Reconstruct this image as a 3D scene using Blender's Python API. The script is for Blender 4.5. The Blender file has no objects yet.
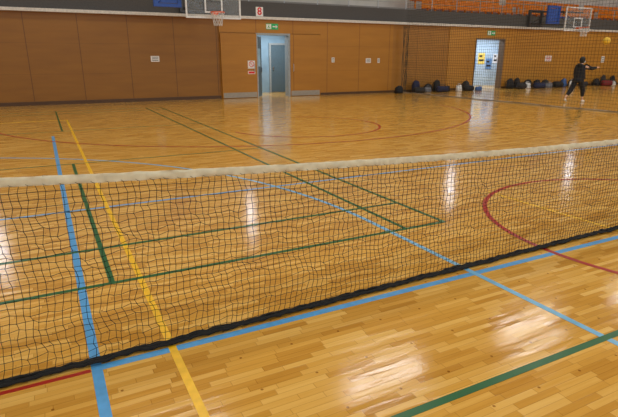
import bpy, bmesh, math, random
from mathutils import Vector, Matrix, noise
random.seed(4)
sc=bpy.context.scene
try: sc.view_settings.view_transform='Standard'
except Exception: pass
COL=sc.collection
def lin(c):
    return tuple(((v/255)/12.92 if v/255<=.04045 else ((v/255+.055)/1.055)**2.4) for v in c)+(1,)
MC={}
def mat(name,c,rough=.6,metal=0,emit=0,alpha=1,nscale=20,namt=.12,trans=0):
    if name in MC: return MC[name]
    m=bpy.data.materials.new(name); m.use_nodes=True
    nt=m.node_tree; b=nt.nodes['Principled BSDF']
    tc=nt.nodes.new('ShaderNodeTexCoord'); n=nt.nodes.new('ShaderNodeTexNoise'); n.inputs['Scale'].default_value=nscale
    r=nt.nodes.new('ShaderNodeValToRGB'); L=lin(c)
    r.color_ramp.elements[0].position=.3; r.color_ramp.elements[1].position=.7
    r.color_ramp.elements[0].color=tuple(v*(1-namt) for v in L[:3])+(1,)
    r.color_ramp.elements[1].color=tuple(min(1,v*(1+namt)) for v in L[:3])+(1,)
    nt.links.new(tc.outputs['Object'],n.inputs['Vector']); nt.links.new(n.outputs['Fac'],r.inputs['Fac'])
    nt.links.new(r.outputs['Color'],b.inputs['Base Color'])
    b.inputs['Roughness'].default_value=rough; b.inputs['Metallic'].default_value=metal
    if emit:
        nt.links.new(r.outputs['Color'],b.inputs['Emission Color']); b.inputs['Emission Strength'].default_value=emit
    b.inputs['Alpha'].default_value=alpha
    b.inputs['Transmission Weight'].default_value=trans
    MC[name]=m; return m
def obj(name,bm,m,parent=None,loc=(0,0,0),smooth=False,**props):
    me=bpy.data.meshes.new(name); bm.to_mesh(me); bm.free()
    if m: 
        for mm in (m if isinstance(m,(list,tuple)) else [m]): me.materials.append(mm)
    if smooth:
        for p in me.polygons: p.use_smooth=True
    o=bpy.data.objects.new(name,me); COL.objects.link(o); o.location=loc
    if parent: o.parent=parent
    for k,v in props.items(): o[k]=v
    return o
def empty(name,loc,label,category,group=None,rot=0):
    o=bpy.data.objects.new(name,None); o.empty_display_size=.1; COL.objects.link(o); o.location=loc; o.rotation_euler[2]=rot
    o['label']=label; o['category']=category
    if group: o['group']=group
    return o
def box(bm,a,b,mi=0):
    x0,y0,z0=a; x1,y1,z1=b
    v=[bm.verts.new(p) for p in [(x0,y0,z0),(x1,y0,z0),(x1,y1,z0),(x0,y1,z0),(x0,y0,z1),(x1,y0,z1),(x1,y1,z1),(x0,y1,z1)]]
    for f in [(0,3,2,1),(4,5,6,7),(0,1,5,4),(1,2,6,5),(2,3,7,6),(3,0,4,7)]:
        bm.faces.new([v[i] for i in f]).material_index=mi
def nb(*boxes):
    bm=bmesh.new()
    for a,b in boxes: box(bm,a,b)
    return bm
def bev(o,w=.01,s=2):
    m=o.modifiers.new('b','BEVEL'); m.width=w; m.segments=s; return o
def tube(bm,pts,r,n=6,closed=False,cap=True):
    rings=[]; N=len(pts); pts=[Vector(p) for p in pts]
    for i,p in enumerate(pts):
        if closed: t=pts[(i+1)%N]-pts[i-1]
        else: t=pts[min(i+1,N-1)]-pts[max(i-1,0)]
        t.normalize(); up=Vector((0,0,1)) if abs(t.z)<.9 else Vector((0,1,0))
        a=t.cross(up).normalized(); b=a.cross(t)
        rr=r[i] if isinstance(r,(list,tuple)) else r
        rings.append([bm.verts.new(p+(a*math.cos(k*2*math.pi/n)+b*math.sin(k*2*math.pi/n))*rr) for k in range(n)])
    for i in range(N if closed else N-1):
        A=rings[i]; B=rings[(i+1)%N]
        for k in range(n): bm.faces.new((A[k],A[(k+1)%n],B[(k+1)%n],B[k]))
    if cap and not closed and n>2:
        bm.faces.new(rings[0]); bm.faces.new(rings[-1][::-1])

# ---------------- materials: floor & walls
def floor_mat():
    m=bpy.data.materials.new('maple_boards'); m.use_nodes=True; nt=m.node_tree; b=nt.nodes['Principled BSDF']
    N=nt.nodes.new; L=nt.links.new
    g=N('ShaderNodeNewGeometry'); s=N('ShaderNodeSeparateXYZ'); L(g.outputs['Position'],s.inputs[0])
    def M(op,a,b_=None,c=None):
        n=N('ShaderNodeMath'); n.operation=op
        for i,v in enumerate((a,b_,c)):
            if v is None: continue
            if isinstance(v,(int,float)): n.inputs[i].default_value=v
            else: L(v,n.inputs[i])
        return n.outputs[0]
    yy=M('DIVIDE',s.outputs['Y'],.04); row=M('FLOOR',yy)
    wn=N('ShaderNodeTexWhiteNoise'); wn.noise_dimensions='1D'; L(row,wn.inputs['W'])
    xs=M('ADD',M('DIVIDE',s.outputs['X'],.28),M('MULTIPLY',wn.outputs['Value'],9)); cell=M('FLOOR',xs)
    cb=N('ShaderNodeCombineXYZ'); L(row,cb.inputs[0]); L(cell,cb.inputs[1])
    w2=N('ShaderNodeTexWhiteNoise'); w2.noise_dimensions='3D'; L(cb.outputs[0],w2.inputs['Vector'])
    mp=N('ShaderNodeMapping'); mp.inputs['Scale'].default_value=(3,60,1); L(g.outputs['Position'],mp.inputs['Vector'])
    gn=N('ShaderNodeTexNoise'); gn.inputs['Scale'].default_value=1; gn.inputs['Detail'].default_value=4; L(mp.outputs[0],gn.inputs['Vector'])
    big=N('ShaderNodeTexNoise'); big.inputs['Scale'].default_value=.35; L(g.outputs['Position'],big.inputs['Vector'])
    fac=M('ADD',M('MULTIPLY',w2.outputs['Value'],.65),M('ADD',M('MULTIPLY',gn.outputs['Fac'],.4),M('MULTIPLY',M('SUBTRACT',big.outputs['Fac'],.5),.3)))
    r=N('ShaderNodeValToRGB'); e=r.color_ramp.elements
    e[0].position=0; e[0].color=lin((180,122,40)); e[1].position=1; e[1].color=lin((236,190,102))
    e2=e.new(.5); e2.color=lin((214,160,68)); L(fac,r.inputs['Fac'])
    fy=M('FRACT',yy); fx=M('FRACT',xs)
    seam=M('MAXIMUM',M('LESS_THAN',fy,.06),M('LESS_THAN',fx,.012))
    hx=M('SUBTRACT',M('FRACT',M('DIVIDE',s.outputs['X'],.3)),.5); hy=M('SUBTRACT',M('FRACT',M('DIVIDE',s.outputs['Y'],.3)),.5)
    hd=M('LESS_THAN',M('ADD',M('MULTIPLY',hx,hx),M('MULTIPLY',hy,hy)),.0006)
    mx=N('ShaderNodeMix'); mx.data_type='RGBA'; mx.blend_type='MULTIPLY'
    L(M('MAXIMUM',M('MULTIPLY',seam,.4),M('MULTIPLY',hd,.8)),mx.inputs[0]); L(r.outputs['Color'],mx.inputs[6]); mx.inputs[7].default_value=(.35,.2,.1,1)
    L(mx.outputs[2],b.inputs['Base Color'])
    rg=M('ADD',.06,M('ADD',M('MULTIPLY',gn.outputs['Fac'],.06),M('MULTIPLY',w2.outputs['Value'],.07))); L(rg,b.inputs['Roughness'])
    bp=N('ShaderNodeBump'); bp.inputs['Strength'].default_value=.4; bp.inputs['Distance'].default_value=.003
    mp2=N('ShaderNodeMapping'); mp2.inputs['Scale'].default_value=(3,20,1); L(g.outputs['Position'],mp2.inputs['Vector'])
    wv=N('ShaderNodeTexNoise'); wv.inputs['Scale'].default_value=1; wv.inputs['Detail'].default_value=2; L(mp2.outputs[0],wv.inputs['Vector'])
    L(M('ADD',wv.outputs['Fac'],M('MULTIPLY',w2.outputs['Value'],.3)),bp.inputs['Height']); L(bp.outputs[0],b.inputs['Normal'])
    return m
def panel_mat(name,c1,c2):
    m=bpy.data.materials.new(name); m.use_nodes=True; nt=m.node_tree; b=nt.nodes['Principled BSDF']; N=nt.nodes.new; L=nt.links.new
    g=N('ShaderNodeNewGeometry'); mp=N('ShaderNodeMapping'); mp.inputs['Scale'].default_value=(.8,.8,5); L(g.outputs['Position'],mp.inputs['Vector'])
    n=N('ShaderNodeTexNoise'); n.inputs['Scale'].default_value=1; n.inputs['Detail'].default_value=5; L(mp.outputs[0],n.inputs['Vector'])
    r=N('ShaderNodeValToRGB'); r.color_ramp.elements[0].position=.3; r.color_ramp.elements[1].position=.7
    r.color_ramp.elements[0].color=lin(c1); r.color_ramp.elements[1].color=lin(c2); L(n.outputs['Fac'],r.inputs['Fac'])
    s=N('ShaderNodeSeparateXYZ'); L(g.outputs['Position'],s.inputs[0])
    def M(op,a,b_):
        q=N('ShaderNodeMath'); q.operation=op
        for i,v in enumerate((a,b_)):
            if isinstance(v,(int,float)): q.inputs[i].default_value=v
            elif v is not None: L(v,q.inputs[i])
        return q.outputs[0]
    sz=M('MULTIPLY',M('LESS_THAN',M('FRACT',M('DIVIDE',s.outputs['Z'],1.0),0),.015),.4)
    sx=M('LESS_THAN',M('FRACT',M('DIVIDE',M('ADD',s.outputs['X'],.3),1.6),0),.016)
    mx=N('ShaderNodeMix'); mx.data_type='RGBA'; mx.blend_type='MULTIPLY'; L(M('MULTIPLY',M('MAXIMUM',sz,sx),.7),mx.inputs[0])
    L(r.outputs['Color'],mx.inputs[6]); mx.inputs[7].default_value=(.35,.25,.2,1); L(mx.outputs[2],b.inputs['Base Color'])
    b.inputs['Roughness'].default_value=.5
    return m
FM=floor_mat()
W_shaded=panel_mat('wood_panel_painted_shade',(132,85,12),(143,94,17)); W_mid=panel_mat('wood_panel',(163,108,20),(173,117,26)); W_deep=panel_mat('wood_panel_deep',(152,101,26),(162,110,32)); W_far=panel_mat('wood_panel_light',(172,118,34),(182,127,42))  # first tone is the same wood with shade painted into its colour
white=mat('white_paint',(215,215,212),.5); cream=mat('cream_canvas',(208,198,168),.9,nscale=14,namt=.1)
blackm=mat('black_cord',(18,17,14),.9); steel=mat('brushed_steel',(185,188,190),.3,.9); plate=mat('kick_plate',(160,152,138),.5,.6)
grey=mat('grey_wall',(150,150,148),.8,nscale=3); dgrey=mat('dark_grey_panel',(72,70,68),.7)
S=dict(kind='structure')
obj('floor',nb(((-14,-10,-.1),(42,23.6,0))),FM,**S)
Y=19.5; TOP=2.97
obj('wall_back_painted_shade',nb(((-14,Y+.06,0),(6.21,Y+.3,TOP))),W_shaded,**S)  # left stretch: its shading is put into the wood colour
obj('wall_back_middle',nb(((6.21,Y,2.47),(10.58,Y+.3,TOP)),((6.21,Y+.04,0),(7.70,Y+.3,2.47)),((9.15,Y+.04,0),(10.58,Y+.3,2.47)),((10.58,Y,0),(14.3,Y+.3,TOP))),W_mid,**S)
obj('wall_back_behind_net',nb(((14.3,Y+.03,0),(17.6,Y+.3,TOP))),W_deep,**S)  # slightly darker wood tone where the divider net hangs in front
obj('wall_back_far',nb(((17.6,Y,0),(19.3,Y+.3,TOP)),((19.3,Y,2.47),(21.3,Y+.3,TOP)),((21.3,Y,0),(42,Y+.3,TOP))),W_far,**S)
obj('baseboard_back',nb(((-14,Y+.03,0),(6.21,Y+.06,.12)),((10.6,Y-.02,0),(19.25,Y,.1)),((21.35,Y-.02,0),(42,Y,.1))),mat('dark_base',(78,50,20),.5),**S)
for i,(a,b) in enumerate([(6.24,7.70),(9.17,10.56)]):
    o=obj(f'door_{i+1}',nb(((a,Y-.05,.01),(b,Y+.03,2.44))),W_mid,**S)
    obj(f'trim_{i+1}',nb(((a+.03,Y-.058,.02),(b-.03,Y-.05,.22))),plate,**S)
    bm=bmesh.new(); hx=b-.12 if i==0 else a+.12
    tube(bm,[(hx,Y-.055,1.0),(hx,Y-.1,1.02),(hx,Y-.1,1.28),(hx,Y-.055,1.3)],.012)
    h=obj('handle',bm,steel,parent=o)
frame=mat('frame_grey',(150,158,160),.5); dframe=mat('frame_brown',(110,88,66),.5)
obj('trim_3',nb(((7.70,Y-.03,0),(7.76,Y+.32,2.47)),((9.09,Y-.03,0),(9.17,Y+.32,2.47)),((7.76,Y-.03,2.40),(9.09,Y+.32,2.47))),frame,**S)
obj('trim_4',nb(((19.3,Y-.03,0),(19.36,Y+.32,2.47)),((21.24,Y-.03,0),(21.3,Y+.32,2.47)),((19.36,Y-.03,2.41),(21.24,Y+.32,2.47))),dframe,**S)
teal=mat('corridor_blue',(132,162,182),.7,nscale=2); bright=mat('corridor_bright',(165,190,215),.7,nscale=2)
obj('wall_corridor',nb(((7.0,Y+.3,0),(7.1,22.3,2.9)),((11.4,Y+.3,0),(11.5,22.3,2.9)),((7.0,22.2,0),(11.5,22.3,2.9)),((7.0,Y+.3,2.8),(11.5,22.3,2.9))),teal,**S)
d=obj('door_3',nb(((9.45,22.14,0.01),(10.35,22.19,2.1))),mat('corridor_door',(84,106,118),.5),**S)
obj('handle',nb(((9.53,22.09,1.0),(9.57,22.14,1.15))),steel,parent=d)
obj('trim_12',nb(((9.37,22.12,0),(9.45,22.2,2.18)),((10.35,22.12,0),(10.43,22.2,2.18)),((9.45,22.12,2.1),(10.35,22.2,2.18))),frame,**S)
obj('wall_entrance',nb(((18.6,Y+.3,0),(18.7,22.3,2.9)),((25,Y+.3,0),(25.1,22.3,2.9)),((18.6,22.2,0),(25.1,22.3,2.9)),((18.6,Y+.3,2.8),(25.1,22.3,2.9))),bright,**S)
bm=bmesh.new(); box(bm,(0,0,.01),(.5,.04,2.36)); d=obj('door_4',bm,mat('door_leaf_grey',(90,106,114),.5),loc=(7.80,Y+.34,0),**S); d.rotation_euler[2]=math.radians(40)
obj('vision_panel',nb(((.18,-.008,1.2),(.38,0,1.9))),mat('glazing',(160,190,205),.1),parent=d)
obj('handle',nb(((.42,-.05,.95),(.46,0,1.15))),steel,parent=d)
obj('trim_5',nb(((-14,Y-.12,TOP),(42,Y+.3,TOP+.10))),mat('ledge_white',(205,200,190),.5),**S)
PZ=3.62
obj('wall_balcony',nb(((-14,Y+.05,TOP+.10),(42,Y+.2,PZ))),dgrey,**S)
obj('floor_balcony',nb(((-14,Y+.3,TOP-.04),(42,23.6,TOP+.06)),((-14,20.6,TOP+.06),(42,21.6,3.45)),((-14,21.6,TOP+.06),(42,23.5,3.9))),mat('concrete',(135,132,128),.8),**S)
obj('wall_upper',nb(((-14,23.5,2.9),(42,23.7,11))),mat('upper_wall',(200,197,190),.8,nscale=1),**S)
obj('wall_left',nb(((-14.2,-10,0),(-14,23.7,11))),W_shaded,**S)
obj('wall_right',nb(((42,-10,0),(42.2,23.7,11))),W_deep,**S)
obj('ceiling',nb(((-14,-10,11),(42,23.7,11.2))),mat('ceiling_grey',(150,146,140),.9,nscale=1),**S)
wm=mat('window_light',(235,242,255),.4,emit=6,namt=.02)
for i,x in enumerate([-2.5,8.7,22.1,33.4]):
    k=.3 if i!=1 else .2
    obj(f'window_{i+1}',nb(((x-k,23.42,5.5),(x+k,23.48,7.3))),wm,**S)
    obj(f'trim_{6+i}',nb(((x-k-.08,23.40,5.42),(x-k,23.5,7.38)),((x+k,23.40,5.42),(x+k+.08,23.5,7.38)),((x-k,23.40,5.42),(x+k,23.5,5.5)),((x-k,23.40,7.3),(x+k,23.5,7.38)),((x-k,23.40,6.35),(x+k,23.5,6.45))),white,**S)
rail=empty('railing',(0,Y+.12,PZ),'grey metal balcony railing with slim posts above the ledge','railing')
bm=bmesh.new()
for z in (.28,.55): tube(bm,[(-13.9,0,z),(41.9,0,z)],.022 if z>.5 else .012)
obj('rail',bm,steel,parent=rail)
bm=bmesh.new(); tube(bm,[(0,0,0),(0,0,.55)],.02); p0=obj('post',bm,steel,parent=rail,loc=(-13.5,0,0))
for i in range(1,37):
    q=p0.copy(); q.location.x=-13.5+1.5*i; COL.objects.link(q)
def seat_mesh():
    bm=bmesh.new(); prof=[(-.20,.42),(-.19,.45),(0,.43),(.17,.43),(.22,.5),(.25,.65),(.27,.82)]; nx=6; vs=[]
    for k in range(nx+1):
        u=k/nx*2-1; vs.append([bm.verts.new((u*.23,y-abs(u)**3*.03*(1 if z>.5 else 0),z+abs(u)**3*.01)) for y,z in prof])
    for k in range(nx):
        for j in range(len(prof)-1): bm.faces.new((vs[k][j],vs[k+1][j],vs[k+1][j+1],vs[k][j+1]))
    bmesh.ops.solidify(bm,geom=bm.faces[:],thickness=.02)
    box(bm,(-.03,-.02,0),(.03,.06,.43)); box(bm,(-.1,-.08,0),(.1,.12,.02))
    return bm
sm=mat('orange_plastic',(250,150,30),.5)
s0=None
for r,(yy,zz) in enumerate([(21.1,3.45),(22.1,3.9)]):
    for i in range(40):
        x=17.5+i*.49
        if i%14==13: continue
        if s0 is None:
            s0=obj('stadium_seat',seat_mesh(),sm,loc=(x,yy,zz)); o=s0
        else:
            o=s0.copy(); o.location=(x,yy,zz); COL.objects.link(o)
        o['label']='orange moulded plastic spectator seat on the balcony'; o['category']='seat'; o['group']='orange balcony spectator seats'
# ---------------- floor markings
def strip(bm,x0,y0,x1,y1,w,z):
    if x0==x1: box(bm,(x0-w/2,min(y0,y1),.0),(x0+w/2,max(y0,y1),z))
    else: box(bm,(min(x0,x1),y0-w/2,.0),(max(x0,x1),y0+w/2,z))
def arc(bm,cx,cy,r,a0,a1,w,z,n=64):
    pr=None
    for i in range(n+1):
        a=math.radians(a0+(a1-a0)*i/n); c_,s_=math.cos(a),math.sin(a)
        v=(bm.verts.new((cx+(r-w/2)*c_,cy+(r-w/2)*s_,z)),bm.verts.new((cx+(r+w/2)*c_,cy+(r+w/2)*s_,z)))
        if pr: bm.faces.new((pr[0],pr[1],v[1],v[0]))
        pr=v
bl=mat('blue_line_paint',(82,158,212),.3,namt=.08); gl=mat('green_line_paint',(16,92,44),.3,namt=.06); yl=mat('yellow_line_paint',(244,190,30),.3,namt=.08); rl=mat('red_line_paint',(168,34,18),.3,namt=.06)
bm=bmesh.new(); w=.052
strip(bm,.06,-6.5,.06,11.53,w,.0012); strip(bm,.06,2.5,13,2.5,w,.0013); strip(bm,-9,5.6,13,5.6,.04,.0012)
obj('volleyball_court_marking',bm,bl,label='light blue volleyball court lines painted on the maple floor',category='floor marking')
bm=bmesh.new(); strip(bm,2.67,.85,2.67,3.85,.045,.0016); arc(bm,-3.4,3.85,6.07,0,90,.045,.0016); arc(bm,-3.4,.85,6.07,-90,0,.045,.0016)
obj('goal_area_marking',bm,mat('pale_blue_line_paint',(118,180,215),.3,namt=.08),label='pale blue curved goal area line painted on the floor',category='floor marking')
def badminton(xc,y0,name,lab):
    bm=bmesh.new(); w=.04; z=.002
    a,b=xc-3.05,xc+3.05
    for x in (a,a+.46,b-.46,b): strip(bm,x,y0,x,y0+13.4,w,z+.0001)
    for y in (y0,y0+.76,y0+4.72,y0+8.68,y0+12.64,y0+13.4): strip(bm,a,y,b,y,w if y<8 else .03,z)
    strip(bm,xc,y0,xc,y0+4.72,w,z+.0001); strip(bm,xc,y0+8.68,xc,y0+13.4,w,z+.0001)
    obj(name,bm,gl,label=lab,category='floor marking')
badminton(.26,3.55,'badminton_court_marking','dark green badminton court lines painted beyond the net')
bm=bmesh.new(); strip(bm,-4,1.487,12,1.487,.042,.0021)
obj('boundary_marking',bm,gl,label='single dark green boundary line crossing the near floor',category='floor marking')
bm=bmesh.new(); strip(bm,.45,-4,.45,14.5,.042,.0017); strip(bm,4.57,2.6,4.57,4.2,.034,.0017); strip(bm,-6,14.5,.45,14.5,.04,.0017)
obj('yellow_court_marking',bm,yl,label='yellow court lines painted on the maple floor',category='floor marking')
bm=bmesh.new(); arc(bm,5.35,2.5,1.8,0,360,.048,.0019,96); arc(bm,5.35,10.7,1.8,-170,70,.048,.0024,96); arc(bm,5.35,14.95,6.75,193,347,.048,.0024,96)
strip(bm,-9,2.49,.03,2.49,.028,.0011)
obj('basketball_court_marking',bm,rl,label='dark red basketball circle and arc lines on the floor',category='floor marking')
# ---------------- tennis net
NY=2.64; X0,X1=-1.35,11.4
def H(x): return .855+.0055*(x-5)**2
def BO(x): return -.085*max(0,min(1,(4.2-x)/4.2))
tn=empty('tennis_net',(0,0,0),'black mesh tennis net with cream headband strung across the gym','net')
bm=bmesh.new(); s=.036; nc=int((X1-X0)/s); nr=27
def npos(i,j):
    x=X0+i*s; t=j/nr; h=H(x)-.04
    n1=noise.noise(Vector((x*1.3,t*3,0))); n2=noise.noise(Vector((x*5,t*8,3))); n3=noise.noise(Vector((x*17,t*23,7)))
    z=h*(1-t)+ .022*n2*math.sin(math.pi*min(1,t*1.15))+.016*n3*min(1,t*4)+.020*n1*math.sin(math.pi*t)
    z=max(.008+.014*abs(n2),z)
    return (x+.055*n1*t+.020*n2+.015*n3, NY+BO(x)*t**1.3+.05*n1*t*(1-t)*2+.03*n2*t*t, z)
G=[[npos(i,j) for j in range(nr+1)] for i in range(nc+1)]
for i in range(nc+1): tube(bm,G[i],.0017,3,cap=False)
for j in range(nr+1): tube(bm,[G[i][j] for i in range(nc+1)],.0017,3,cap=False)
for i in range(nc+1):
    for j in range(1,nr):
        x,y,z=G[i][j]
        if x<6:
            q=.0033; v=[bm.verts.new((x+a,y+b,z+c)) for a,b,c in [(q,0,0),(0,q,0),(-q,0,0),(0,-q,0),(0,0,q),(0,0,-q)]]
            for f in [(0,1,4),(1,2,4),(2,3,4),(3,0,4),(1,0,5),(2,1,5),(3,2,5),(0,3,5)]: bm.faces.new([v[k] for k in f])
obj('mesh_netting',bm,blackm,parent=tn)
bm=bmesh.new()
for c in range(4):
    pts=[];rr=[]
    for i in range(nc*2+1):
        x=X0+i*s/2; pts.append((x,NY+BO(x)-.005+(c-1.5)*.012+.016*noise.noise(Vector((x*6,c*5,9))),.014+.020*abs(noise.noise(Vector((x*9,4+c*3,1)))))); rr.append(.009+.006*noise.noise(Vector((x*25,c*7,1))))
    tube(bm,pts,rr,5)
obj('bottom_cord',bm,blackm,parent=tn,smooth=True,label='black gathered hem lying on the floor')
bm=bmesh.new(); nseg=1400; prev=None
prof=[(-.005,-.021),(-.009,-.010),(-.008,.008),(-.004,.020),(0,.023),(.004,.020),(.008,.008),(.009,-.010),(.005,-.021)]
for i in range(nseg+1):
    x=X0+(X1-X0)*i/nseg; z=H(x)-.022
    ring=[]
    for k,(py,pz) in enumerate(prof):
        d=.010*noise.noise(Vector((x*18+pz*260,pz*20,py*30)))+.004*noise.noise(Vector((x*60+pz*400,1,2)))
        ring.append(bm.verts.new((x,NY+py+d,z+pz+.004*noise.noise(Vector((x*12,k*.25,2))))))
    if prev:
        for k in range(len(prof)-1): bm.faces.new((prev[k],prev[k+1],ring[k+1],ring[k]))
    prev=ring
obj('headband',bm,cream,parent=tn,smooth=True,label='cream canvas headband with wrinkled stitching')
bm=bmesh.new()
for i in range(int((X1-X0)/.07)):
    x=X0+.03+i*.07; z=H(x)-.04
    tube(bm,[(x,NY-.010,z+.006),(x+.012,NY-.010,z-.003),(x+.03,NY,z-.006)],.0012,3)
obj('lacing',bm,blackm,parent=tn,kind='stuff')
for x in (X0-.04,X1+.04):
    bm=bmesh.new(); tube(bm,[(x,NY,0),(x,NY,H(x)+.02)],.04,14); box(bm,(x-.06,NY-.06,0),(x+.06,NY+.06,.012)); box(bm,(x-.05,NY-.05,H(x)-.12),(x+.05,NY+.05,H(x)-.02))
    obj('post',bm,mat('net_post_green',(30,70,50),.4),parent=tn)
# ---------------- divider net
dn=empty('divider_net',(14.8,0,0),'fine dark divider curtain net hanging across the gym','net')
bm=bmesh.new(); y0,y1,zt=5.0,19.3,8.0
def dp(y,z): return (.05*math.sin(y*2.1)+.03*math.sin(y*5.3+z*.4),y,z)
y=y0
dcm=mat('divider_cord',(62,58,44),.8)
while y<y1:
    tube(bm,[dp(y,z) for z in (.03,1,2,3,4,6,zt)],.0042,3,cap=False); y+=.1
z=.03
while z<zt:
    tube(bm,[dp(y0+(y1-y0)*k/60,z) for k in range(61)],.0042,3,cap=False); z+=.1
obj('mesh_netting',bm,dcm,parent=dn)
bm=bmesh.new(); tube(bm,[(.05*math.sin(y*2.1),y,.02) for y in [y0+(y1-y0)*k/80 for k in range(81)]],.018,6)
obj('bottom_cord',bm,mat('hem_grey',(150,146,136),.8),parent=dn)
bm=bmesh.new(); tube(bm,[(0,y0,zt+.02),(0,y1,zt+.02)],.02,6)
for yy in (6,10,14,18): tube(bm,[(0,yy,zt),(0,yy,11)],.01,5)
obj('suspension_rail',bm,steel,parent=dn)
bm=bmesh.new()
for k in range(8): tube(bm,[(.12*math.sin(k*1.3+z*.8),19.22+.05*math.cos(k*1.7+z),z) for z in (.02,.8,1.6,2.4,2.9)],.009,5)
obj('gathered_edge',bm,dcm,parent=dn)
# ---------------- basketball hoops
orange=mat('orange_rim',(225,90,30),.4); bluep=mat('blue_steel',(25,70,150),.45)
glass=mat('backboard_acrylic',(190,200,205),.15,alpha=.1); darksteel=mat('support_dark_steel',(80,82,86),.4,.6)
def hoop(x,label):
    e=empty('basketball_hoop',(x,17,2.78),label,'basketball hoop','wall mounted basketball hoops')
    obj('backboard',nb(((-.9,0,0),(.9,.025,1.05))),glass,parent=e)
    obj('backboard_frame',nb(((-.92,-.012,-.02),(.92,.035,.03)),((-.92,-.012,1.02),(.92,.035,1.07)),((-.92,-.012,.03),(-.87,.035,1.02)),((.87,-.012,.03),(.92,.035,1.02))),white,parent=e)
    obj('target_square',nb(((-.3,-.008,.15),(.3,-.001,.2)),((-.3,-.008,.55),(.3,-.001,.6)),((-.3,-.008,.2),(-.25,-.001,.55)),((.25,-.008,.2),(.3,-.001,.55))),white,parent=e)
    bm=bmesh.new(); tube(bm,[(.225*math.cos(a),-.38+.225*math.sin(a),.15) for a in [k*math.pi/14 for k in range(28)]],.014,6,closed=True)
    box(bm,(-.09,-.17,.09),(.09,-.005,.16)); obj('rim',bm,orange,parent=e)
    bm=bmesh.new(); R=[.225,.19,.16,.14,.13]
    for dirn in (1,-1):
        for k in range(12):
            tube(bm,[(R[j]*math.cos(k*math.pi/6+dirn*j*.26),-.38+R[j]*math.sin(k*math.pi/6+dirn*j*.26),.14-j*.1) for j in range(5)],.006,4)
    obj('net',bm,white,parent=e)
    bm=bmesh.new()
    for sx in (-.35,.35):
        for z in (.25,.85): tube(bm,[(sx,.04,z),(sx,2.46,z+.2)],.03,6)
        tube(bm,[(sx,.04,.25),(sx,1.2,.95),(sx,2.46,.45)],.02,6)
    tube(bm,[(-.35,.05,.5),(.35,.05,.5)],.03,6); box(bm,(-.5,2.4,.33),(.5,2.54,.45)); box(bm,(-.5,2.4,1.0),(.5,2.54,1.12)); box(bm,(-.5,2.4,.45),(-.4,2.54,1.0)); box(bm,(.4,2.4,.45),(.5,2.54,1.0))
    obj('support_arm',bm,darksteel,parent=e)
    bm=bmesh.new(); box(bm,(-1.85,.25,.3),(-.98,.33,.4)); box(bm,(-1.85,.25,1.0),(-.98,.33,1.1)); box(bm,(-1.85,.25,.4),(-1.72,.33,1)); box(bm,(-1.1,.25,.4),(-.98,.33,1))
    tube(bm,[(-1.75,.29,.4),(-1.05,.29,1.0)],.04,6); box(bm,(-1.7,.27,.42),(-1.12,.3,.98)); tube(bm,[(-1.0,.29,.6),(-.35,.29,.6)],.03,6)
    obj('side_frame',bm,bluep,parent=e,label='blue painted steel side frame')
hoop(5.28,'clear backboard with orange rim mounted beside the plain wall')
hoop(23.3,'clear backboard with orange rim above the bright doorway')
# ---------------- signs
def text(s,size,loc,m,parent):
    cu=bpy.data.curves.new('t','FONT'); cu.body=s; cu.size=size; cu.align_x='CENTER'; cu.align_y='CENTER'; cu.extrude=.002; cu.offset=.008
    t=bpy.data.objects.new('t',cu); COL.objects.link(t); bpy.context.view_layer.update()
    me=bpy.data.meshes.new_from_object(t.evaluated_get(bpy.context.evaluated_depsgraph_get())); bpy.data.objects.remove(t)
    me.materials.clear(); me.materials.append(m)
    o=bpy.data.objects.new('lettering',me); COL.objects.link(o); o.parent=parent; o.location=loc; o.rotation_euler=(math.pi/2,0,0); return o
redp=mat('red_print',(215,28,28),.5); ink=mat('black_print',(30,30,32),.6); greenp=mat('green_print',(20,130,70),.5,emit=.5); paper=mat('paper_white',(228,225,218),.7)
def sign(name,x,z,w,h,label,y=Y,base=paper):
    e=empty(name,(x,y,z),label,'sign')
    obj('panel',nb(((-w/2,-.012,-h/2),(w/2,0,h/2))),base,parent=e); return e
e=sign('number_sign',7.9,3.26,.30,.34,'white square sign with a red number 8 on the balcony front',y=Y+.05); text('8',.38,(0,-.014,0),redp,e)
for x,lab in [(8.4,'green and white emergency exit sign above the grey doorway'),(20.3,'green and white emergency exit sign above the bright doorway')]:
    e=sign('exit_sign',x,2.72,.52,.22,lab,base=greenp)
    bm=bmesh.new(); box(bm,(-.25,-.014,-.09),(-.04,-.012,.09)); box(bm,(.02,-.014,-.02),(.18,-.012,.02))
    v=[bm.verts.new(p) for p in [(.15,-.014,-.07),(.24,-.014,0),(.15,-.014,.07)]]; bm.faces.new(v); obj('printed_symbol',bm,paper,parent=e)
    bm=bmesh.new(); tube(bm,[(-.13,-.017,.065),(-.15,-.017,.02),(-.13,-.017,-.02),(-.09,-.017,-.07)],.012,4); tube(bm,[(-.15,-.017,.02),(-.19,-.017,-.06)],.012,4); obj('running_figure',bm,greenp,parent=e)
e=sign('wall_notice',7.46,1.28,.3,.3,'white notice with red ring on the sliding wood panel',y=Y-.05)
bm=bmesh.new(); tube(bm,[(.1*math.cos(k*.4),-.014,.02+.1*math.sin(k*.4)) for k in range(16)],.012,5,closed=True); tube(bm,[(-.07,-.014,.09),(.07,-.014,-.05)],.01,5); obj('printed_symbol',bm,redp,parent=e)
e=sign('wall_notice',7.46,.98,.3,.12,'narrow white notice with red strip on the sliding panel',y=Y-.05); obj('printed_strip',nb(((-.13,-.014,-.04),(.13,-.012,.04))),redp,parent=e)
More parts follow.
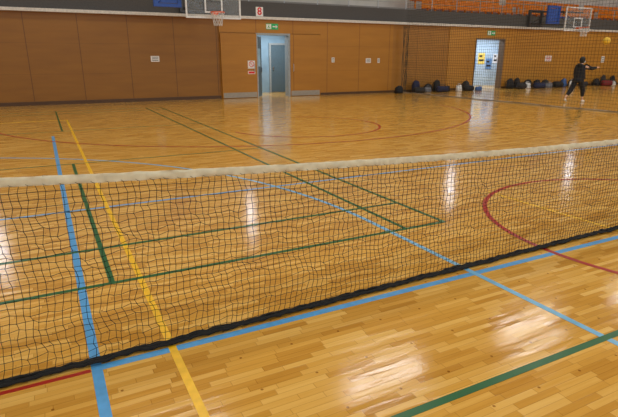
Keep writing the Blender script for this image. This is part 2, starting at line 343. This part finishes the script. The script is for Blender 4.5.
for x,z,w_,h_,lab,yw in [(3.78,1.5,.3,.2,'small white paper notice on the left wood wall',Y+.06),(13.0,1.42,.26,.2,'small white paper notice on the wood wall',Y),(13.55,1.42,.12,.2,'narrow white paper notice on the wood wall',Y),(11.2,1.45,.14,.2,'small white paper notice beside the sliding panel',Y),(24.7,1.5,.5,.3,'white notice with red lettering beside the bag row',Y),(29.4,1.45,.28,.34,'white rectangular notice on the wood wall',Y)]:
    e=sign('wall_notice',x,z,w_,h_,lab,y=yw)
    bm=bmesh.new()
    for k in range(3): box(bm,(-w_*.38,-.014,-h_*.3+k*h_*.27),(w_*.38,-.012,-h_*.3+k*h_*.27+h_*.1))
    obj('printed_lines',bm,redp if 'red' in lab else ink,parent=e)
for x,z,w_,h_,c in [(21.9,1.2,.45,.6,(110,150,200)),(22.5,1.5,.5,.6,(225,200,100)),(23.1,1.2,.45,.6,(90,130,180)),(23.6,1.5,.35,.5,(225,228,236))]:
    e=sign('poster',x,z,w_,h_,'plain coloured poster on the entrance wall',y=22.19,base=mat('poster%d'%c[2],c,.6))
    obj('printed_block',nb(((-w_*.35,-.016,-.15),(w_*.35,-.012,-.04)),((-w_*.35,-.016,.08),(w_*.1,-.012,.18))),ink,parent=e)
# ---------------- bags
def rb(bm_name,a,b,m,parent,w=.05,seg=3,**k):
    o=obj(bm_name,nb((a,b)),m,parent=parent,**k); bev(o,w,seg); return o
def bag(kind,x,y,s,c,cname,rot,q):
    m=mat('bag_%s'%cname.replace(' ','_'),c,.8)
    def put(bm): 
        for v in bm.verts: v.co.z*=q; v.co.x+=(1-q)*.25*v.co.z; v.co.x*=1+.25*(1-q)
        return bm
    def ring(prof,hz=1):
        bm=bmesh.new(); rings=[]
        ph=random.random()*6
        for zz,wx,wy in prof:
            rings.append([bm.verts.new((s*wx*(1+.08*math.sin(2*t+ph+zz*9))*math.copysign(abs(math.cos(t))**.65,math.cos(t)),s*wy*math.copysign(abs(math.sin(t))**.65,math.sin(t)),s*(zz+(.02*math.sin(3*t+ph) if zz>.1 else 0)))) for t in [k*math.pi/8 for k in range(16)]])
        for A,B in zip(rings,rings[1:]):
            for k in range(16): bm.faces.new((A[k],A[(k+1)%16],B[(k+1)%16],B[k]))
        bm.faces.new(rings[0][::-1]); return bm
    if kind=='backpack':
        e=empty('backpack',(x,y,0),f'{cname} backpack standing against the gym wall','bag','sports bags along the wall',rot)
        obj('body',put(ring([(0,.13,.08),(.03,.17,.11),(.25,.165,.11),(.4,.14,.09),(.47,.08,.05),(.48,.01,.01)])),m,parent=e,smooth=True)
        rb('pocket',(-.11*s,-.16*s,.04*s*q),(.11*s,-.08*s,.22*s*q),m,e,.03)
        bm=bmesh.new(); tube(bm,[(-.04*s,0,.46*s),(-.03*s,0,.52*s),(.03*s,0,.52*s),(.04*s,0,.46*s)],.01); obj('handle',put(bm),ink,parent=e)
        for sx in (-.08,.08):
            bm=bmesh.new(); tube(bm,[(sx*s,.08*s,.42*s),(sx*1.2*s,.15*s,.3*s),(sx*1.2*s,.14*s,.12*s),(sx*s,.1*s,.05*s)],.014); obj('strap',put(bm),ink,parent=e)
    elif kind=='duffel':
        e=empty('duffel_bag',(x,y,0),f'{cname} duffel bag lying on the gym floor','bag','sports bags along the wall',rot)
        bm=bmesh.new(); rings=[]
        for xx,r in [(-.27,.02),(-.26,.1),(-.22,.135),(-.1,.14),(.1,.125),(.22,.135),(.26,.1),(.27,.02)]:
            rings.append([bm.verts.new((s*xx,s*r*math.cos(t),s*max(0,.12+r*math.sin(t)))) for t in [k*math.pi/8 for k in range(16)]])
        for A,B in zip(rings,rings[1:]):
            for k in range(16): bm.faces.new((A[k],A[(k+1)%16],B[(k+1)%16],B[k]))
        obj('body',bm,m,parent=e,smooth=True)
        for sy in (-.05,.05):
            bm=bmesh.new(); tube(bm,[(-.1*s,sy*2*s,.2*s),(-.08*s,sy*s,.33*s*q),(.08*s,sy*s,.33*s*q),(.1*s,sy*2*s,.2*s)],.01); obj('handle',bm,ink,parent=e)
    else:
        e=empty('tote_bag',(x,y,0),f'{cname} tote bag slumped on the gym floor','bag','sports bags along the wall',rot)
        obj('body',put(ring([(0,.17,.07),(.02,.19,.09),(.18,.18,.07),(.3,.17,.03),(.3,.16,.02),(.2,.15,.04)])),m,parent=e,smooth=True)
        for sy in (-.03,.03):
            bm=bmesh.new(); tube(bm,[(-.08*s,sy*s,.29*s),(-.05*s,sy*s,.40*s),(.05*s,sy*s,.37*s),(.08*s,sy*s,.29*s)],.008); obj('handle',put(bm),m,parent=e)
BL=(22,22,26);CH=(38,38,40);WH=(215,215,212);NV=(28,36,70);GR=(110,112,118);RD=(120,30,34);BU=(60,95,150)
bags=[(14.25,'backpack',1.05,BL,'black',18.85),(15.3,'duffel',1.0,CH,'charcoal',18.7),(15.5,'backpack',1.1,NV,'navy',19.2),(15.95,'tote',1.1,GR,'grey',18.9),(16.2,'backpack',1.1,BL,'black',19.2),(16.6,'duffel',1.1,NV,'navy',18.65),(16.7,'backpack',1.15,BL,'black',19.15),(17.15,'tote',1.1,BL,'black',19.0),(17.6,'tote',1.0,WH,'white',18.6),(18.35,'duffel',1.0,BL,'black',18.75),(18.55,'backpack',1.15,CH,'charcoal',19.15),(18.95,'tote',1.0,BU,'blue',18.7),
 (21.6,'backpack',1.25,BL,'black',19.15),(21.95,'duffel',1.2,CH,'charcoal',18.7),(22.15,'backpack',1.15,BL,'black',19.2),(22.6,'tote',1.1,WH,'white',18.9),(22.95,'backpack',1.2,BL,'black',19.2),(23.2,'duffel',1.2,NV,'navy',18.65),(23.6,'backpack',1.2,BL,'black',19.15),(24.0,'tote',1.2,GR,'grey',18.7),(24.25,'backpack',1.1,CH,'charcoal',19.15),(24.75,'duffel',1.3,BL,'black',18.75),(25.7,'backpack',1.0,BU,'blue',19.1),(25.95,'tote',1.1,WH,'white',18.75),(26.5,'backpack',1.2,BL,'black',19.15),(26.9,'duffel',1.1,CH,'charcoal',18.75),(28.5,'backpack',1.2,BL,'black',19.1),(28.9,'duffel',1.2,RD,'dark red',18.7),(29.2,'backpack',1.2,CH,'charcoal',19.15),(29.7,'tote',1.1,WH,'white',18.8),(30.1,'backpack',1.2,BL,'black',19.15),(30.7,'duffel',1.2,BL,'black',18.8)]
for x,kind,s_,c,cn,yy in bags: bag(kind,x,yy,s_,c,cn,random.uniform(-.3,.3),random.uniform(.6,1))
# ---------------- person
PX,PY=17.05,12.1
per=empty('person',(PX,PY,0),'person in black hooded top, wide stride with arms reaching out','person')
def skin(name,V,E,m,sub=2,root=0,**k):
    me=bpy.data.meshes.new(name); me.from_pydata([v[0] for v in V],E,[]); o=bpy.data.objects.new(name,me); COL.objects.link(o)
    md=o.modifiers.new('s','SKIN'); md.use_smooth_shade=True
    for i,v in enumerate(V):
        sv=me.skin_vertices[0].data[i]; r=v[1]; sv.radius=(r,r) if not isinstance(r,tuple) else r; sv.use_root=(i==root)
    o.modifiers.new('u','SUBSURF').levels=sub; o.modifiers[-1].render_levels=sub
    bpy.context.view_layer.update()
    me2=bpy.data.meshes.new_from_object(o.evaluated_get(bpy.context.evaluated_depsgraph_get()))
    bpy.data.objects.remove(o); me2.materials.clear(); me2.materials.append(m)
    q=bpy.data.objects.new(name,me2); COL.objects.link(q); q.parent=per
    for kk,vv in k.items(): q[kk]=vv
    for p in me2.polygons: p.use_smooth=True
    return q
skinm=mat('skin',(220,176,150),.6); blk=mat('black_fabric',(26,27,34),.9); hairm=mat('black_hair',(18,15,14),.6)
V=[((0,0,.82),.11),((.01,0,.98),.10),((.04,0,1.16),.115),((.06,0,1.28),.06),((.075,0,1.34),.045),((.10,0,1.41),.07),((.09,0,1.48),.085)]
E=[(0,1),(1,2),(2,3),(3,4),(4,5),(5,6)]
def chain(start,pts):
    p=start
    for q in pts:
        V.append(q); E.append((p,len(V)-1)); p=len(V)-1
    return p
V.append(((.175,0,1.43),.012)); E.append((5,len(V)-1))
arms={1:[((.06,.15,1.25),.05),((.30,.20,1.18),.038),((.54,.22,1.26),.025),((.60,.22,1.28),.026)],-1:[((.06,-.15,1.25),.05),((.30,-.24,1.17),.038),((.56,-.26,1.20),.025),((.62,-.26,1.21),.026)]}
for sd,ch in arms.items():
    h=chain(2,ch); b=Vector(ch[-1][0])
    for k,(dy,ln) in enumerate([(-.028,.06),(-.010,.072),(.010,.068),(.028,.05)]):
        chain(h,[(tuple(b+Vector((.03,dy,.0))),.008),(tuple(b+Vector((.03+ln*.6,dy*1.2,.012))),.007),(tuple(b+Vector((.03+ln,dy*1.2,.004))),.006)])
    chain(h,[(tuple(b+Vector((0,-sd*.035,.012))),.009),(tuple(b+Vector((.035,-sd*.05,.018))),.007)])
legF=[((.03,-.085,.76),.08),((.20,-.10,.44),.05),((.22,-.10,.09),.032),((.32,-.10,.03),.028),((.38,-.10,.025),.02)]
legB=[((-.03,.085,.76),.08),((-.17,.10,.43),.05),((-.42,.11,.17),.032),((-.35,.11,.06),.028),((-.31,.11,.03),.02)]
chain(0,legF); chain(0,legB)
skin('body',V,E,skinm)
Vc=[((-.01,0,.66),(.18,.2)),((0,0,.80),(.18,.19)),((.01,0,.98),(.165,.17)),((.03,0,1.15),(.15,.17)),((.05,0,1.27),.09)]; Ec=[(0,1),(1,2),(2,3),(3,4)]
for sd,ch in arms.items():
    i=len(Vc); Vc+=[(ch[0][0],.08),(ch[1][0],.07),(tuple(Vector(ch[2][0])*.93+Vector(ch[1][0])*.07),.048)]; Ec+=[(3,i),(i,i+1),(i+1,i+2)]
skin('hooded_top',Vc,Ec,blk,root=2,label='loose black hooded top')
skin('hood',[((.04,.085,1.30),.03),((-.03,.06,1.30),.045),((-.06,0,1.29),.06),((-.03,-.06,1.30),.045),((.04,-.085,1.30),.03)],[(0,1),(1,2),(2,3),(3,4)],blk,root=2)
for L_ in (legF,legB):
    a,b,c=(Vector(q[0]) for q in L_[:3])
    skin('trouser_leg',[(tuple(a+Vector((0,0,.08))),.1),(tuple(a),.105),(tuple(b),.088),(tuple(b*.25+c*.75),.062)],[(0,1),(1,2),(2,3)],blk,label='loose black trouser leg ending above the ankle')
shoe=mat('white_shoe',(225,225,222),.5)
skin('shoe',[((.19,-.10,.045),.042),((.28,-.10,.04),.04),((.38,-.10,.033),.032)],[(0,1),(1,2)],shoe)
skin('shoe',[((-.45,.11,.13),.042),((-.39,.11,.075),.04),((-.31,.11,.035),.03)],[(0,1),(1,2)],shoe)
bm=bmesh.new(); bmesh.ops.create_uvsphere(bm,u_segments=28,v_segments=20,radius=.108)
dl=[f for f in bm.faces if (f.calc_center_median().x>.02 and f.calc_center_median().z<.05) or f.calc_center_median().z<-.098]
bmesh.ops.delete(bm,geom=dl,context='FACES')
for v in bm.verts:
    v.co.y*=.88
    if v.co.z<0: v.co.z*=1.25; v.co.x-=.008
bmesh.ops.solidify(bm,geom=bm.faces[:],thickness=.012)
obj('hair',bm,hairm,parent=per,loc=(.085,0,1.475),smooth=True,label='black chin-length hair')
bm=bmesh.new(); bmesh.ops.create_uvsphere(bm,u_segments=16,v_segments=12,radius=.064)
for v in bm.verts: v.co.x=max(v.co.x,-.035)*.95; v.co.z*=.8; v.co.y*=1.15
obj('face_mask',bm,mat('mask_white',(225,228,232),.8),parent=per,loc=(.14,0,1.405),smooth=True)
for sy in (-.03,.03):
    bm=bmesh.new(); bmesh.ops.create_uvsphere(bm,u_segments=8,v_segments=6,radius=.011); obj('eye',bm,ink,parent=per,loc=(.168,sy,1.468))
for sy in (-.08,.08):
    bm=bmesh.new(); bmesh.ops.create_uvsphere(bm,u_segments=10,v_segments=8,radius=.02)
    for v in bm.verts: v.co.y*=.5; v.co.z*=1.4
    obj('ear',bm,skinm,parent=per,loc=(.1,sy,1.455))
bm=bmesh.new(); bmesh.ops.create_icosphere(bm,subdivisions=4,radius=.13)
for v in bm.verts:
    n=v.co.normalized(); g=min(abs(math.sin(n.x*5)),abs(n.y),abs(n.z)); v.co*=(1-.03*max(0,1-g*14))
obj('ball',bm,mat('yellow_ball',(235,190,50),.5),loc=(18.3,12.1,2.12),smooth=True,label='yellow rubber ball in mid-air above reaching hands',category='ball')
# ---------------- lamps
lm=mat('lamp_diffuser',(245,245,240),.5)
for ix in range(6):
    for iy in range(3):
        x,y=-6+ix*8.2,-1+iy*7.35
        e=empty('ceiling_lamp',(x,y,11),'long white panel lamp hanging from the gym ceiling','lamp','high-bay ceiling lamps')
        obj('lamp_housing',nb(((-1.85,-.6,-.5),(1.85,.6,-.42))),lm,parent=e)
        bm=bmesh.new()
        for a in (-1.4,1.4): tube(bm,[(a,0,-.42),(a,0,0)],.012,5)
        obj('hanger',bm,steel,parent=e)
        li=bpy.data.lights.new('lamp','AREA'); li.shape='RECTANGLE'; li.size=3.6; li.size_y=1.1; li.energy=185; li.color=(1,.98,.93)
        lo=bpy.data.objects.new('lamp_light',li); COL.objects.link(lo); lo.location=(x,y,10.47)
def area(name,loc,rot,sx,sy,p,c):
    li=bpy.data.lights.new(name,'AREA'); li.shape='RECTANGLE'; li.size=sx; li.size_y=sy; li.energy=p; li.color=c
    o=bpy.data.objects.new(name,li); COL.objects.link(o); o.location=loc; o.rotation_euler=rot
area('corridor_light',(8.9,20.9,2.75),(0,0,0),2.5,1,85,(.9,.95,1))
area('entrance_light',(21.8,20.9,2.75),(0,0,0),4,1,140,(.85,.93,1))
w=bpy.data.worlds.new('w'); sc.world=w; w.use_nodes=True; w.node_tree.nodes['Background'].inputs[0].default_value=(.93,.96,1,1); w.node_tree.nodes['Background'].inputs[1].default_value=1.25
# ---------------- camera
cam=bpy.data.cameras.new('camera'); co=bpy.data.objects.new('camera',cam); COL.objects.link(co); sc.camera=co
cam.sensor_width=36; cam.lens=504/618*36; cam.clip_end=200
co.location=(0,0,1.53); co.rotation_euler=(math.pi/2-math.atan(150.5/504),0,-math.atan(271/math.hypot(504,150.5)))
